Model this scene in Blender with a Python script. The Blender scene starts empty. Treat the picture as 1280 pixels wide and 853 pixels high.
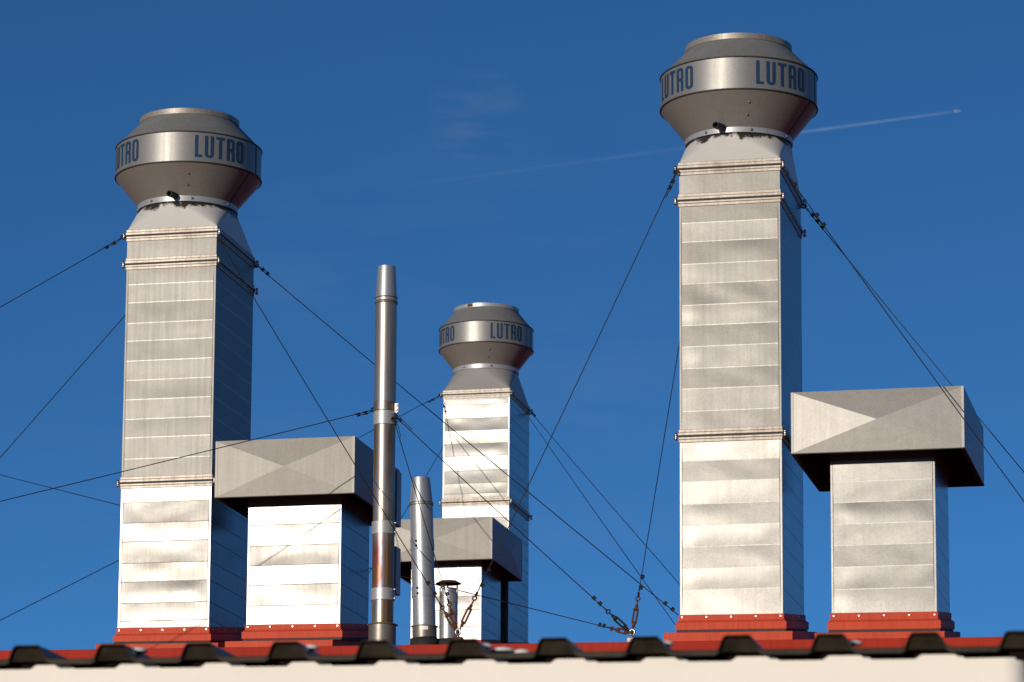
import bpy, math, random
from mathutils import Vector, Matrix

random.seed(11)
C = bpy.context.scene.collection
PI = math.pi
SLOPE = 0.14                      # the roof climbs away from the eave, 8 degrees


def roof_z(x, y):
    return 1.776 + SLOPE * y - 0.012 * (x + 5)


# ------------------------------------------------------------------ materials
def new_mat(name):
    m = bpy.data.materials.new(name)
    m.use_nodes = True
    nt = m.node_tree
    for n in list(nt.nodes):
        nt.nodes.remove(n)
    out = nt.nodes.new('ShaderNodeOutputMaterial')
    b = nt.nodes.new('ShaderNodeBsdfPrincipled')
    nt.links.new(b.outputs[0], out.inputs[0])
    return m, nt, b


def node(nt, kind, **kw):
    n = nt.nodes.new(kind)
    for k, v in kw.items():
        if k.startswith('i_'):
            n.inputs[k[2:].replace('_', ' ')].default_value = v
        else:
            setattr(n, k, v)
    return n


def noise(nt, scale3, scale=1.0, detail=4, rough=0.55, coord='Object'):
    tc = nt.nodes.new('ShaderNodeTexCoord')
    mp = nt.nodes.new('ShaderNodeMapping')
    mp.inputs['Scale'].default_value = scale3
    nt.links.new(tc.outputs[coord], mp.inputs[0])
    n = nt.nodes.new('ShaderNodeTexNoise')
    n.inputs['Scale'].default_value = scale
    n.inputs['Detail'].default_value = detail
    n.inputs['Roughness'].default_value = rough
    nt.links.new(mp.outputs[0], n.inputs['Vector'])
    return n.outputs[0]


def ramp(nt, src, stops):
    r = nt.nodes.new('ShaderNodeValToRGB')
    e = r.color_ramp.elements
    while len(e) < len(stops):
        e.new(0.5)
    for k, (p, c) in enumerate(stops):
        e[k].position = p
        e[k].color = (c[0], c[1], c[2], 1) if not isinstance(c, (int, float)) else (c, c, c, 1)
    nt.links.new(src, r.inputs[0])
    return r.outputs[0]


def mixc(nt, fac, a, b, mode='MIX'):
    m = nt.nodes.new('ShaderNodeMix')
    m.data_type = 'RGBA'
    m.blend_type = mode
    for sock, v in ((m.inputs[0], fac), (m.inputs[6], a), (m.inputs[7], b)):
        if isinstance(v, (int, float)):
            sock.default_value = v
        elif isinstance(v, tuple):
            sock.default_value = (*v, 1)
        else:
            nt.links.new(v, sock)
    return m.outputs[2]


def bump(nt, b, pairs):
    prev = None
    for src, strength, dist in pairs:
        n = nt.nodes.new('ShaderNodeBump')
        n.inputs['Strength'].default_value = strength
        n.inputs['Distance'].default_value = dist
        nt.links.new(src, n.inputs['Height'])
        if prev:
            nt.links.new(prev, n.inputs['Normal'])
        prev = n.outputs[0]
    nt.links.new(prev, b.inputs['Normal'])


def metal(name, lo, hi, r0, r1, metallic=1.0, wave=0.004, stain=0.25, stain_col=(.16, .12, .08), streak=1.0, coat=0.0, coat_rough=.20):
    """weathered sheet metal: spangle, vertical run-off streaks, dirt, slight oil-canning"""
    m, nt, b = new_mat(name)
    sp = noise(nt, (1, 1, 1), 70, 3, .6)
    st = noise(nt, (34, 34, 1.4), 1, 5, .6)
    big = noise(nt, (1, 1, 1.5), 2.6, 4, .6)
    c = mixc(nt, ramp(nt, sp, [(.3, 0.0), (.7, 1.0)]), lo, hi)
    c = mixc(nt, ramp(nt, st, [(.34, .13 * streak), (.58, 0.0)]), c, tuple(v * .62 for v in lo))
    c = mixc(nt, ramp(nt, st, [(.66, 0.0), (.78, .30 * streak)]), c, tuple(min(1, v * 1.15) for v in hi))
    dirt = mixc(nt, 1.0, ramp(nt, big, [(.5, 0.0), (.72, stain)]), ramp(nt, st, [(.3, 1.0), (.65, .35)]), 'MULTIPLY')
    c = mixc(nt, dirt, c, stain_col)
    nt.links.new(c, b.inputs['Base Color'])
    b.inputs['Metallic'].default_value = metallic
    b.inputs['Coat Weight'].default_value = coat
    b.inputs['Coat Roughness'].default_value = coat_rough
    rr = mixc(nt, big, (r0,) * 3, (r1,) * 3)
    rr = mixc(nt, ramp(nt, st, [(.3, .35 * streak), (.6, 0.0)]), rr, (min(1, r1 + .12),) * 3)
    nt.links.new(rr, b.inputs['Roughness'])
    wv = noise(nt, (1, 1, 1.6), 3.2, 2, .5)
    bump(nt, b, [(wv, 1.0, wave), (sp, .18, .0004), (st, .2, .0005)])
    return m


def paint(name, lo, hi, rough=.45, scale=2.0, streak=True, spec=.5, bmp=.002):
    m, nt, b = new_mat(name)
    big = noise(nt, (1, 1, 1), scale, 5, .6)
    c = mixc(nt, ramp(nt, big, [(.3, 0.0), (.7, 1.0)]), lo, hi)
    if streak:
        st = noise(nt, (45, 45, 2.0), 1, 4, .6)
        c = mixc(nt, ramp(nt, st, [(.3, .35), (.55, 0.0)]), c, tuple(v * .55 for v in lo))
    nt.links.new(c, b.inputs['Base Color'])
    b.inputs['Roughness'].default_value = rough
    b.inputs['Specular IOR Level'].default_value = spec
    fine = noise(nt, (1, 1, 1), 40, 4, .6)
    bump(nt, b, [(fine, .4, bmp)])
    return m


M = {}
M['duct_lower'] = metal('bright galvanized sheet', (.074, .071, .066), (.096, .092, .087), .27, .33, .64, .0012, .45, (.05, .04, .03), coat=.28)
M['duct_mid'] = metal('satin galvanized sheet', (.128, .122, .112), (.160, .153, .142), .31, .37, .66, .0012, .3, (.08, .066, .048), .55, coat=.5)
M['duct_upper'] = metal('weathered galvanized sheet', (.094, .089, .080), (.120, .114, .103), .37, .42, .55, .0012, .2, (.065, .055, .042), .55, coat=.4)
M['duct_dull'] = metal('dull galvanized sheet', (.108, .102, .090), (.138, .131, .117), .43, .49, .34, .0012, .25, (.06, .05, .036), .7, .30, .42)
M['hood_dull'] = metal('dull warm hood sheet', (.160, .148, .128), (.192, .178, .156), .47, .53, .27, .0022, .2, (.20, .18, .145), .5, .2, .42)
M['duct_far'] = metal('white galvanized sheet', (.118, .115, .110), (.148, .145, .139), .28, .34, .68, .0012, .35, (.10, .085, .07), coat=.5)
M['crease_glint'] = metal('crease highlight', (.36, .345, .32), (.45, .435, .41), .42, .48, .35, .0005, .2)  # pale tone paints the bright line that light leaves along each fold
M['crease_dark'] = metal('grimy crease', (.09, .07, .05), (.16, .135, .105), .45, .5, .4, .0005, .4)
M['trim'] = metal('galvanized angle trim', (.24, .21, .175), (.33, .29, .25), .42, .5, .4, .002, .5, (.08, .05, .03))
M['cowl'] = metal('satin aluminium cowl', (.20, .187, .167), (.235, .222, .20), .42, .47, .35, .0015, .25, (.11, .09, .07))
M['cowl_band'] = metal('brushed aluminium band', (.21, .205, .19), (.25, .24, .225), .39, .44, .45, .001, .12, (.15, .14, .12))
M['cowl_top'] = metal('chalky aluminium cowl top', (.14, .14, .135), (.19, .19, .185), .55, .65, .15, .002, .4, (.30, .28, .26))
M['cowl_edge'] = metal('dark rolled edge', (.03, .027, .024), (.05, .046, .042), .5, .55, .3, .001, .2)
M['hood'] = metal('zinc hood sheet', (.145, .137, .124), (.178, .168, .154), .41, .46, .45, .0022, .22, (.20, .18, .15), .5, .3, .40)
M['inside'] = metal('dark inside sheet', (.04, .034, .029), (.065, .056, .048), .6, .7, .2, .002, .3)
M['steel'] = metal('stainless pipe', (.36, .36, .355), (.44, .44, .435), .36, .42, .65, .0006, .2, (.22, .19, .15))
M['steel_band'] = metal('pale clamp band', (.34, .34, .34), (.42, .42, .42), .40, .46, .45, .0008, .1)
M['dark_steel'] = metal('dull base collar', (.16, .14, .115), (.22, .195, .165), .40, .48, .6, .001, .5, (.07, .05, .035))
M['red'] = paint('red flashing paint', (.42, .044, .015), (.50, .058, .021), .52, 3.0, True, .12)
M['shade_brown'] = paint('wave shade brown', (.012, .009, .006), (.034, .026, .017), .9, 9.0, False, .05)
M['red_roof'] = paint('red roof paint', (.29, .018, .008), (.35, .026, .011), .6, 1.6, True, .08)
M['shade_black'] = paint('under-sheet shade black', (.007, .005, .0035), (.012, .009, .006), .9, 20, False, .02)
M['brown_sheet'] = paint('dark brown coated sheet', (.018, .013, .008), (.044, .033, .021), .36, 4.0, False, .3)
M['plaster'] = paint('cream plaster', (.73, .67, .60), (.785, .725, .65), .85, 1.5, False, .2, .004)
M['blue_letter'] = paint('faded blue lettering', (.008, .030, .075), (.013, .042, .095), .55, 30, False, .25)
M['cable'] = paint('dark steel cable', (.008, .0065, .005), (.016, .012, .009), .5, 60, False, .25)
M['rust'] = paint('rusty steel', (.055, .020, .009), (.12, .045, .018), .8, 40, False, .2)
M['zinc_bolt'] = metal('zinc bolt', (.55, .53, .5), (.66, .64, .6), .3, .4, 1.0, .0002, .3)
M['black_rubber'] = paint('black seal', (.010, .009, .009), (.018, .016, .015), .7, 20, False)
M['white_plastic'] = paint('white plastic', (.72, .70, .66), (.80, .78, .74), .45, 20, False)
M['brick_wall'] = paint('grey rendered hall wall', (.34, .33, .31), (.42, .41, .39), .9, 1.0)
M['ground'] = paint('asphalt', (.04, .04, .042), (.065, .064, .062), .9, .4, False, .2, .004)
M['aircraft'] = paint('white aircraft paint', (.8, .8, .8), (.82, .82, .82), .3, .1, False)


def rust_pipe(name, tint, amount=1.0):
    """stainless pipe gone brown with heat; tint adds the purple and orange heat colours"""
    m, nt, b = new_mat(name)
    st = noise(nt, (10, 10, 1.3), 1, 5, .6)
    fine = noise(nt, (60, 60, 5), 1, 4, .6)
    c = mixc(nt, ramp(nt, fine, [(.3, 0.0), (.7, 1.0)]), (.36, .325, .285), (.46, .42, .37))
    c = mixc(nt, ramp(nt, st, [(.38, 0.1 * amount), (.60, .9 * amount)]), c, (.22, .105, .045))
    if tint:
        tc = nt.nodes.new('ShaderNodeTexCoord')
        sx = nt.nodes.new('ShaderNodeSeparateXYZ')
        nt.links.new(tc.outputs['Object'], sx.inputs[0])
        wob = noise(nt, (9, 9, 2.5), 1, 3, .6)
        add = node(nt, 'ShaderNodeMath', operation='MULTIPLY_ADD')
        nt.links.new(sx.outputs[0], add.inputs[0])
        add.inputs[1].default_value = 5.0
        nt.links.new(wob, add.inputs[2])
        hc = ramp(nt, add.outputs[0], [(.0, (.24, .17, .11)), (.22, (.34, .11, .03)), (.38, (.30, .035, .03)), (.46, (.20, .06, .10)),
                                      (.53, (.24, .27, .31)), (.66, (.36, .16, .05)), (.85, (.22, .16, .11))])
        zr = nt.nodes.new('ShaderNodeMapRange')
        zr.inputs[1].default_value, zr.inputs[2].default_value = .30, .48
        nt.links.new(sx.outputs[2], zr.inputs[0])
        zr2 = nt.nodes.new('ShaderNodeMapRange')
        zr2.inputs[1].default_value, zr2.inputs[2].default_value = .86, .72
        nt.links.new(sx.outputs[2], zr2.inputs[0])
        mm = node(nt, 'ShaderNodeMath', operation='MULTIPLY')
        nt.links.new(zr.outputs[0], mm.inputs[0])
        nt.links.new(zr2.outputs[0], mm.inputs[1])
        mm2 = node(nt, 'ShaderNodeMath', operation='MULTIPLY')
        nt.links.new(mm.outputs[0], mm2.inputs[0])
        mm2.inputs[1].default_value = .9
        c = mixc(nt, mm2.outputs[0], c, hc)
    nt.links.new(c, b.inputs['Base Color'])
    b.inputs['Metallic'].default_value = .8
    rr = mixc(nt, st, (.30,) * 3, (.44,) * 3)
    nt.links.new(rr, b.inputs['Roughness'])
    bump(nt, b, [(fine, .3, .0006)])
    return m


M['pipe_brown'] = rust_pipe('brown stained pipe', False)
M['pipe_grey'] = rust_pipe('lightly stained pipe', False, .3)
M['pipe_heat'] = rust_pipe('heat tinted pipe', True)


def soot_metal(name, lo, hi, s0):
    """transition sheet with ragged soot under the neck ring (z runs 0..1 in Generated space)"""
    m, nt, b = new_mat(name)
    sp = noise(nt, (1, 1, 1), 70, 3, .6)
    c = mixc(nt, sp, lo, hi)
    tc = nt.nodes.new('ShaderNodeTexCoord')
    sx = nt.nodes.new('ShaderNodeSeparateXYZ')
    nt.links.new(tc.outputs['Generated'], sx.inputs[0])
    rag = noise(nt, (9, 9, 3), 1, 6, .7)
    a = node(nt, 'ShaderNodeMath', operation='MULTIPLY_ADD')
    nt.links.new(rag, a.inputs[0])
    a.inputs[1].default_value = .9
    nt.links.new(sx.outputs[2], a.inputs[2])
    c = mixc(nt, smooth(nt, a.outputs[0], s0, s0 + .10), c, (.022, .018, .015))
    nt.links.new(c, b.inputs['Base Color'])
    b.inputs['Metallic'].default_value = .15
    b.inputs['Roughness'].default_value = .44
    bump(nt, b, [(noise(nt, (1, 1, 1), 5, 2), 1, .003), (sp, .25, .0006)])
    return m


def smooth(nt, src, a, b):
    r = nt.nodes.new('ShaderNodeMapRange')
    r.inputs[1].default_value, r.inputs[2].default_value = a, b
    nt.links.new(src, r.inputs[0])
    return r.outputs[0]


M['transition'] = soot_metal('transition sheet', (.56, .53, .48), (.66, .63, .58), 1.20)
M['transition_grey'] = soot_metal('grey transition sheet', (.27, .26, .245), (.32, .31, .29), 1.6)


# ------------------------------------------------------------------ mesh helpers
class MB:
    def __init__(self):
        self.v, self.f, self.s, self.mi = [], [], [], {}

    def vert(self, *p):
        self.v.append(tuple(p))
        return len(self.v) - 1

    def face(self, idx, smooth=False):
        self.f.append(tuple(idx))
        self.s.append(smooth)

    def quad(self, a, b, c, d, smooth=False):
        self.face([self.vert(*a), self.vert(*b), self.vert(*c), self.vert(*d)], smooth)

    def box(self, x0, x1, y0, y1, z0, z1, shear=0.0, yref=None, xs=0.0, xref=0.0):
        """a box; shear lifts it with y, xs with x"""
        yref = y0 if yref is None else yref
        k = lambda x, y: shear * (y - yref) + xs * (x - xref)
        i = [self.vert(x, y, z + k(x, y)) for z in (z0, z1) for (x, y) in ((x0, y0), (x1, y0), (x1, y1), (x0, y1))]
        for q in ((3, 2, 1, 0), (4, 5, 6, 7), (0, 1, 5, 4), (1, 2, 6, 5), (2, 3, 7, 6), (3, 0, 4, 7)):
            self.face([i[k2] for k2 in q])

    def lathe(self, c, prof, seg=48, axis=None, closed=False):
        """profile [(r, z)] round a vertical axis (or along axis) at c; hard edges where the profile repeats a point"""
        if axis is None:
            R = Matrix.Identity(3)
        else:
            R = Vector((0, 0, 1)).rotation_difference(Vector(axis).normalized()).to_matrix()
        c = Vector(c)
        rings = []
        for r, z in prof:
            rings.append([self.vert(*(c + R @ Vector((r * math.cos(2 * PI * k / seg), r * math.sin(2 * PI * k / seg), z)))) for k in range(seg)])
        for a, b, pa, pb in zip(rings, rings[1:], prof, prof[1:]):
            if pa == pb:
                continue
            for k in range(seg):
                k2 = (k + 1) % seg
                self.face([a[k], a[k2], b[k2], b[k]], True)
        if closed:
            self.face(list(reversed(rings[0])))
            self.face(rings[-1])

    def rod(self, a, b, r, seg=8):
        a, b = Vector(a), Vector(b)
        d = b - a
        self.lathe(a, [(r, 0), (r, d.length)], seg, d, True)

    def tube(self, pts, r, seg=8):
        pts = [Vector(p) for p in pts]
        rings = []
        ref = Vector((0, 0, 1))
        for i, p in enumerate(pts):
            t = (pts[min(i + 1, len(pts) - 1)] - pts[max(i - 1, 0)]).normalized()
            u = t.cross(ref)
            u = t.cross(Vector((1, 0, 0))) if u.length < .01 else u
            u.normalize()
            w = u.cross(t)
            rr = r(i) if callable(r) else r
            rings.append([self.vert(*(p + rr * (math.cos(2 * PI * k / seg) * u + math.sin(2 * PI * k / seg) * w))) for k in range(seg)])
        for a, b in zip(rings, rings[1:]):
            for k in range(seg):
                k2 = (k + 1) % seg
                self.face([a[k], a[k2], b[k2], b[k]], True)
        self.face(list(reversed(rings[0])))
        self.face(rings[-1])

    def ring(self, c, R, r, normal, seg=14, sub=6):
        n = Vector(normal).normalized()
        u = n.orthogonal().normalized()
        w = n.cross(u)
        c = Vector(c)
        rows = []
        for i in range(seg):
            a = 2 * PI * i / seg
            e = math.cos(a) * u + math.sin(a) * w
            rows.append([self.vert(*(c + e * (R + r * math.cos(2 * PI * j / sub)) + n * (r * math.sin(2 * PI * j / sub)))) for j in range(sub)])
        for i in range(seg):
            for j in range(sub):
                a, b = rows[i], rows[(i + 1) % seg]
                self.face([a[j], b[j], b[(j + 1) % sub], a[(j + 1) % sub]], True)

    def build(self, name, mat, parent=None, origin=(0, 0, 0), flip_fix=True, bevel=0):
        me = bpy.data.meshes.new(name)
        o = Vector(origin)
        if parent is not None:
            o = parent_origin(parent)
        me.from_pydata([tuple(Vector(p) - o) for p in self.v], [], self.f)
        me.polygons.foreach_set('use_smooth', self.s)
        for q in (mat if isinstance(mat, tuple) else (mat,)):
            me.materials.append(q)
        for q, k in self.mi.items():
            me.polygons[q].material_index = k
        if flip_fix:
            import bmesh
            b = bmesh.new()
            b.from_mesh(me)
            bmesh.ops.remove_doubles(b, verts=b.verts, dist=1e-6) if flip_fix == 'weld' else None
            bmesh.ops.recalc_face_normals(b, faces=b.faces)
            b.to_mesh(me)
            b.free()
        ob = bpy.data.objects.new(name, me)
        C.objects.link(ob)
        if parent is not None:
            ob.parent = parent
        else:
            ob.location = o
        if bevel:
            bv = ob.modifiers.new('edge', 'BEVEL')
            bv.width = bevel
            bv.segments = 2
            bv.limit_method = 'ANGLE'
        return ob


def parent_origin(p):
    o = Vector((0, 0, 0))
    while p is not None:
        o += p.location
        p = p.parent
    return o


def tag(o, label, cat, group=None, kind=None):
    if label:
        o['label'] = label
    if cat:
        o['category'] = cat
    if group:
        o['group'] = group
    if kind:
        o['kind'] = kind
    return o


def thing(name, loc, label, cat, group=None):
    e = bpy.data.objects.new(name, None)
    C.objects.link(e)
    e.location = loc
    e.empty_display_size = .2
    return tag(e, label, cat, group)


# ------------------------------------------------------------------ duct pieces
def duct(x0, x1, y0, y1, z0, z1, folds, amp=.0035, start=1, edge=.018):
    """a square sheet-metal duct: panels tipped alternately and slightly buckled, a bead at each fold, flat corner laps"""
    m = MB()
    sgn, offs = start, []
    for z in folds:
        offs.append(amp * sgn * (1 + .5 * (random.random() - .5)))
        sgn = -sgn
    sides = (((x0, y0), (x1, y0), (0, -1)), ((x1, y0), (x1, y1), (1, 0)), ((x1, y1), (x0, y1), (0, 1)), ((x0, y1), (x0, y0), (-1, 0)))
    NU, NV, bd = 18, 8, .0034
    for si, (a, b, n) in enumerate(sides):
        L = math.hypot(b[0] - a[0], b[1] - a[1])
        d = ((b[0] - a[0]) / L, (b[1] - a[1]) / L)
        k_side = 1.0 if si == 0 else .22

        def P(t, off, z):
            return m.vert(a[0] + d[0] * t + n[0] * off, a[1] + d[1] * t + n[1] * off, z)

        # corner laps
        for (ta, tb) in ((0, edge - .004), (L - edge + .004, L)):
            m.face([P(ta, 0, z0), P(tb, 0, z0), P(tb, 0, z1), P(ta, 0, z1)])
        zz = [z1] + list(folds) + [z0]
        oo = [0.0] + [o * k_side for o in offs] + [0.0]
        for pi in range(len(zz) - 1):
            zt, zb = zz[pi] - (bd if pi else 0), zz[pi + 1] + (bd if pi < len(zz) - 2 else 0)
            ot, ob = oo[pi], oo[pi + 1]
            b1 = (random.random() - .35) * .0031 * k_side
            w = [(random.uniform(.3, 1) * .00058 * k_side, random.uniform(4, 15), random.uniform(-14, 14), random.uniform(0, 6.3)) for q in range(4)]
            grid = []
            for v in range(NV + 1):
                fv = v / NV
                row = []
                for u in range(NU + 1):
                    fu = u / NU
                    t = edge + (L - 2 * edge) * fu
                    z = zt + (zb - zt) * fv
                    win = math.sin(PI * fv) * min(1, 6 * fu, 6 * (1 - fu))
                    o = ot + (ob - ot) * fv + win * (b1 + sum(A * math.sin(fx * t + fz * z + ph) for A, fx, fz, ph in w))
                    row.append(P(t, o, z))
                grid.append(row)
            for v in range(NV):
                for u in range(NU):
                    m.face([grid[v + 1][u], grid[v + 1][u + 1], grid[v][u + 1], grid[v][u]], True)
            # slopes that join the pressed panel to the flat corner laps
            for (te, ti) in ((edge - .004, edge), (L - edge + .004, L - edge)):
                q = [P(te, 0, zb), P(ti, ob, zb), P(ti, ot, zt), P(te, 0, zt)]
                m.face(q if te < ti else q[::-1])
            if pi < len(zz) - 2:
                zf = zz[pi + 1]
                e0, e1 = edge, L - edge
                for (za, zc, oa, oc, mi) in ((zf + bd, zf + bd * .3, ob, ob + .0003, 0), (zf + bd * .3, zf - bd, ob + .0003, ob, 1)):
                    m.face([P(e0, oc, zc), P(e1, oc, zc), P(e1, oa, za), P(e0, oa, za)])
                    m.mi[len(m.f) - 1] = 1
    return m


def flange(x0, x1, y0, y1, z, p=.012):
    """bolted joint: two angle frames with a dark seam between"""
    m = MB()
    m.box(x0 - p, x1 + p, y0 - p, y1 + p, z + .0058, z + .027)
    m.box(x0 - .008, x1 + .008, y0 - .008, y1 + .008, z + .0272, z + .050)
    m.box(x0 - p + .003, x1 + p - .003, y0 - p + .003, y1 + p - .003, z - .023, z - .0058)
    m.box(x0 - .007, x1 + .007, y0 - .007, y1 + .007, z - .046, z - .0232)
    return m


def joint(parent, x0, x1, y0, y1, z):
    f = flange(x0, x1, y0, y1, z).build('joint_flange', M['trim'], parent, bevel=.003)
    b = MB()
    b.box(x0 - .012, x1 + .012, y0 - .012, y1 + .012, z - .0055, z + .0055)
    b.build('joint_shadow', M['black_rubber'], f)  # black strip stands in for the shadow in the joint
    for (x, y) in ((x0 - .026, y0 - .010), (x1 + .026, y0 - .010), (x1 + .026, y1 + .012), (x0 - .026, y1 + .012)):
        b = MB()
        b.lathe((x, y, z - .030), [(.010, 0), (.010, .056)], 6, None, True)
        b.lathe((x, y, z + .004), [(.014, 0), (.014, .013)], 6, None, True)
        b.lathe((x, y, z - .024), [(.014, 0), (.014, .012)], 6, None, True)
        b.build('corner_bolt', M['zinc_bolt'], f)
    return f


def transition(x0, x1, y0, y1, z0, cx, cy, r, z1, n=16):
    """square to round sheet: flat triangles on the sides, quarter cones at the corners"""
    m = MB()
    cor = [(x0, y0), (x1, y0), (x1, y1), (x0, y1)]
    base = [-PI / 2, 0, PI / 2, PI]
    for k in range(4):
        a, b = cor[k], cor[(k + 1) % 4]
        mid = base[k]
        p = (cx + r * math.cos(mid), cy + r * math.sin(mid), z1)
        m.face([m.vert(a[0], a[1], z0), m.vert(b[0], b[1], z0), m.vert(*p)])
        for j in range(n):
            t0, t1 = mid + PI / 2 * j / n, mid + PI / 2 * (j + 1) / n
            m.face([m.vert(b[0], b[1], z0), m.vert(cx + r * math.cos(t1), cy + r * math.sin(t1), z1),
                    m.vert(cx + r * math.cos(t0), cy + r * math.sin(t0), z1)], False)
    return m


# block letters as quads in a plane: x to the right, y up, height 1
def rrect(w0, w1, h0, h1, rad, n=6):
    pts = []
    for (cx, cy, a0) in ((w1 - rad, h1 - rad, 0), (w0 + rad, h1 - rad, 90), (w0 + rad, h0 + rad, 180), (w1 - rad, h0 + rad, 270)):
        for k in range(n + 1):
            a = math.radians(a0 + 90 * k / n)
            pts.append((cx + rad * math.cos(a), cy + rad * math.sin(a)))
    return pts


def bar(x0, x1, y0, y1):
    n = max(1, int((x1 - x0) / .012))
    return [[(x0 + (x1 - x0) * k / n, y0), (x0 + (x1 - x0) * (k + 1) / n, y0), (x0 + (x1 - x0) * (k + 1) / n, y1), (x0 + (x1 - x0) * k / n, y1)]
            for k in range(n)]


def ringquads(o, i, close=True):
    n = len(o)
    return [[o[k], o[(k + 1) % n], i[(k + 1) % n], i[k]] for k in range(n if close else n - 1)]


def letter(ch, w, h, s):
    t = s * .86
    if ch == 'L':
        return bar(0, s, 0, h) + bar(s, w, 0, t)
    if ch == 'T':
        return bar(0, w, h - t, h) + bar(w / 2 - s / 2, w / 2 + s / 2, 0, h - t)
    if ch == 'O':
        return ringquads(rrect(0, w, 0, h, w * .42), rrect(s, w - s, t, h - t, (w - 2 * s) * .45))
    if ch == 'U':
        o, i = rrect(0, w, 0, h, w * .42), rrect(s, w - s, t, h + t, (w - 2 * s) * .45)
        o, i = o[14:], i[14:]
        q = ringquads(o, i, False)
        yl, yr = o[0][1], o[-1][1]
        return q + bar(0, s, o[0][1], h) + bar(w - s, w, o[-1][1], h) + [[o[0], i[0], (s, yl), (0, yl)], [i[-1], o[-1], (w, yr), (w - s, yr)]]
    if ch == 'R':
        b0 = h * .44
        o, i = rrect(0, w, b0, h, w * .36), rrect(s, w - s, b0 + t, h - t, (w - 2 * s) * .4)
        return ringquads(o, i) + bar(0, s, 0, h - .002) + bar(w - s, w, 0, h * .42) + [[(w * .5, b0), (w - s, h * .36), (w, h * .42), (w * .8, b0 + t)]]
    return []


def word_on_cylinder(text, cx, cy, r, zc, h, az0, lw=.072, gap=.0205, s=.0255):
    """az measured from -y towards +x, in radians"""
    m = MB()
    x = 0.0
    for ch in text:
        w = lw * (.80 if ch == 'L' else 1)
        for q in letter(ch, w, h, s):
            pts = []
            for (px, py) in q:
                a = az0 + (x + px) / r
                pts.append((cx + (r + .0025) * math.sin(a), cy - (r + .0025) * math.cos(a), zc - h / 2 + py))
            m.face([m.vert(*p) for p in pts], True)
        x += w + gap
    return m


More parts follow.
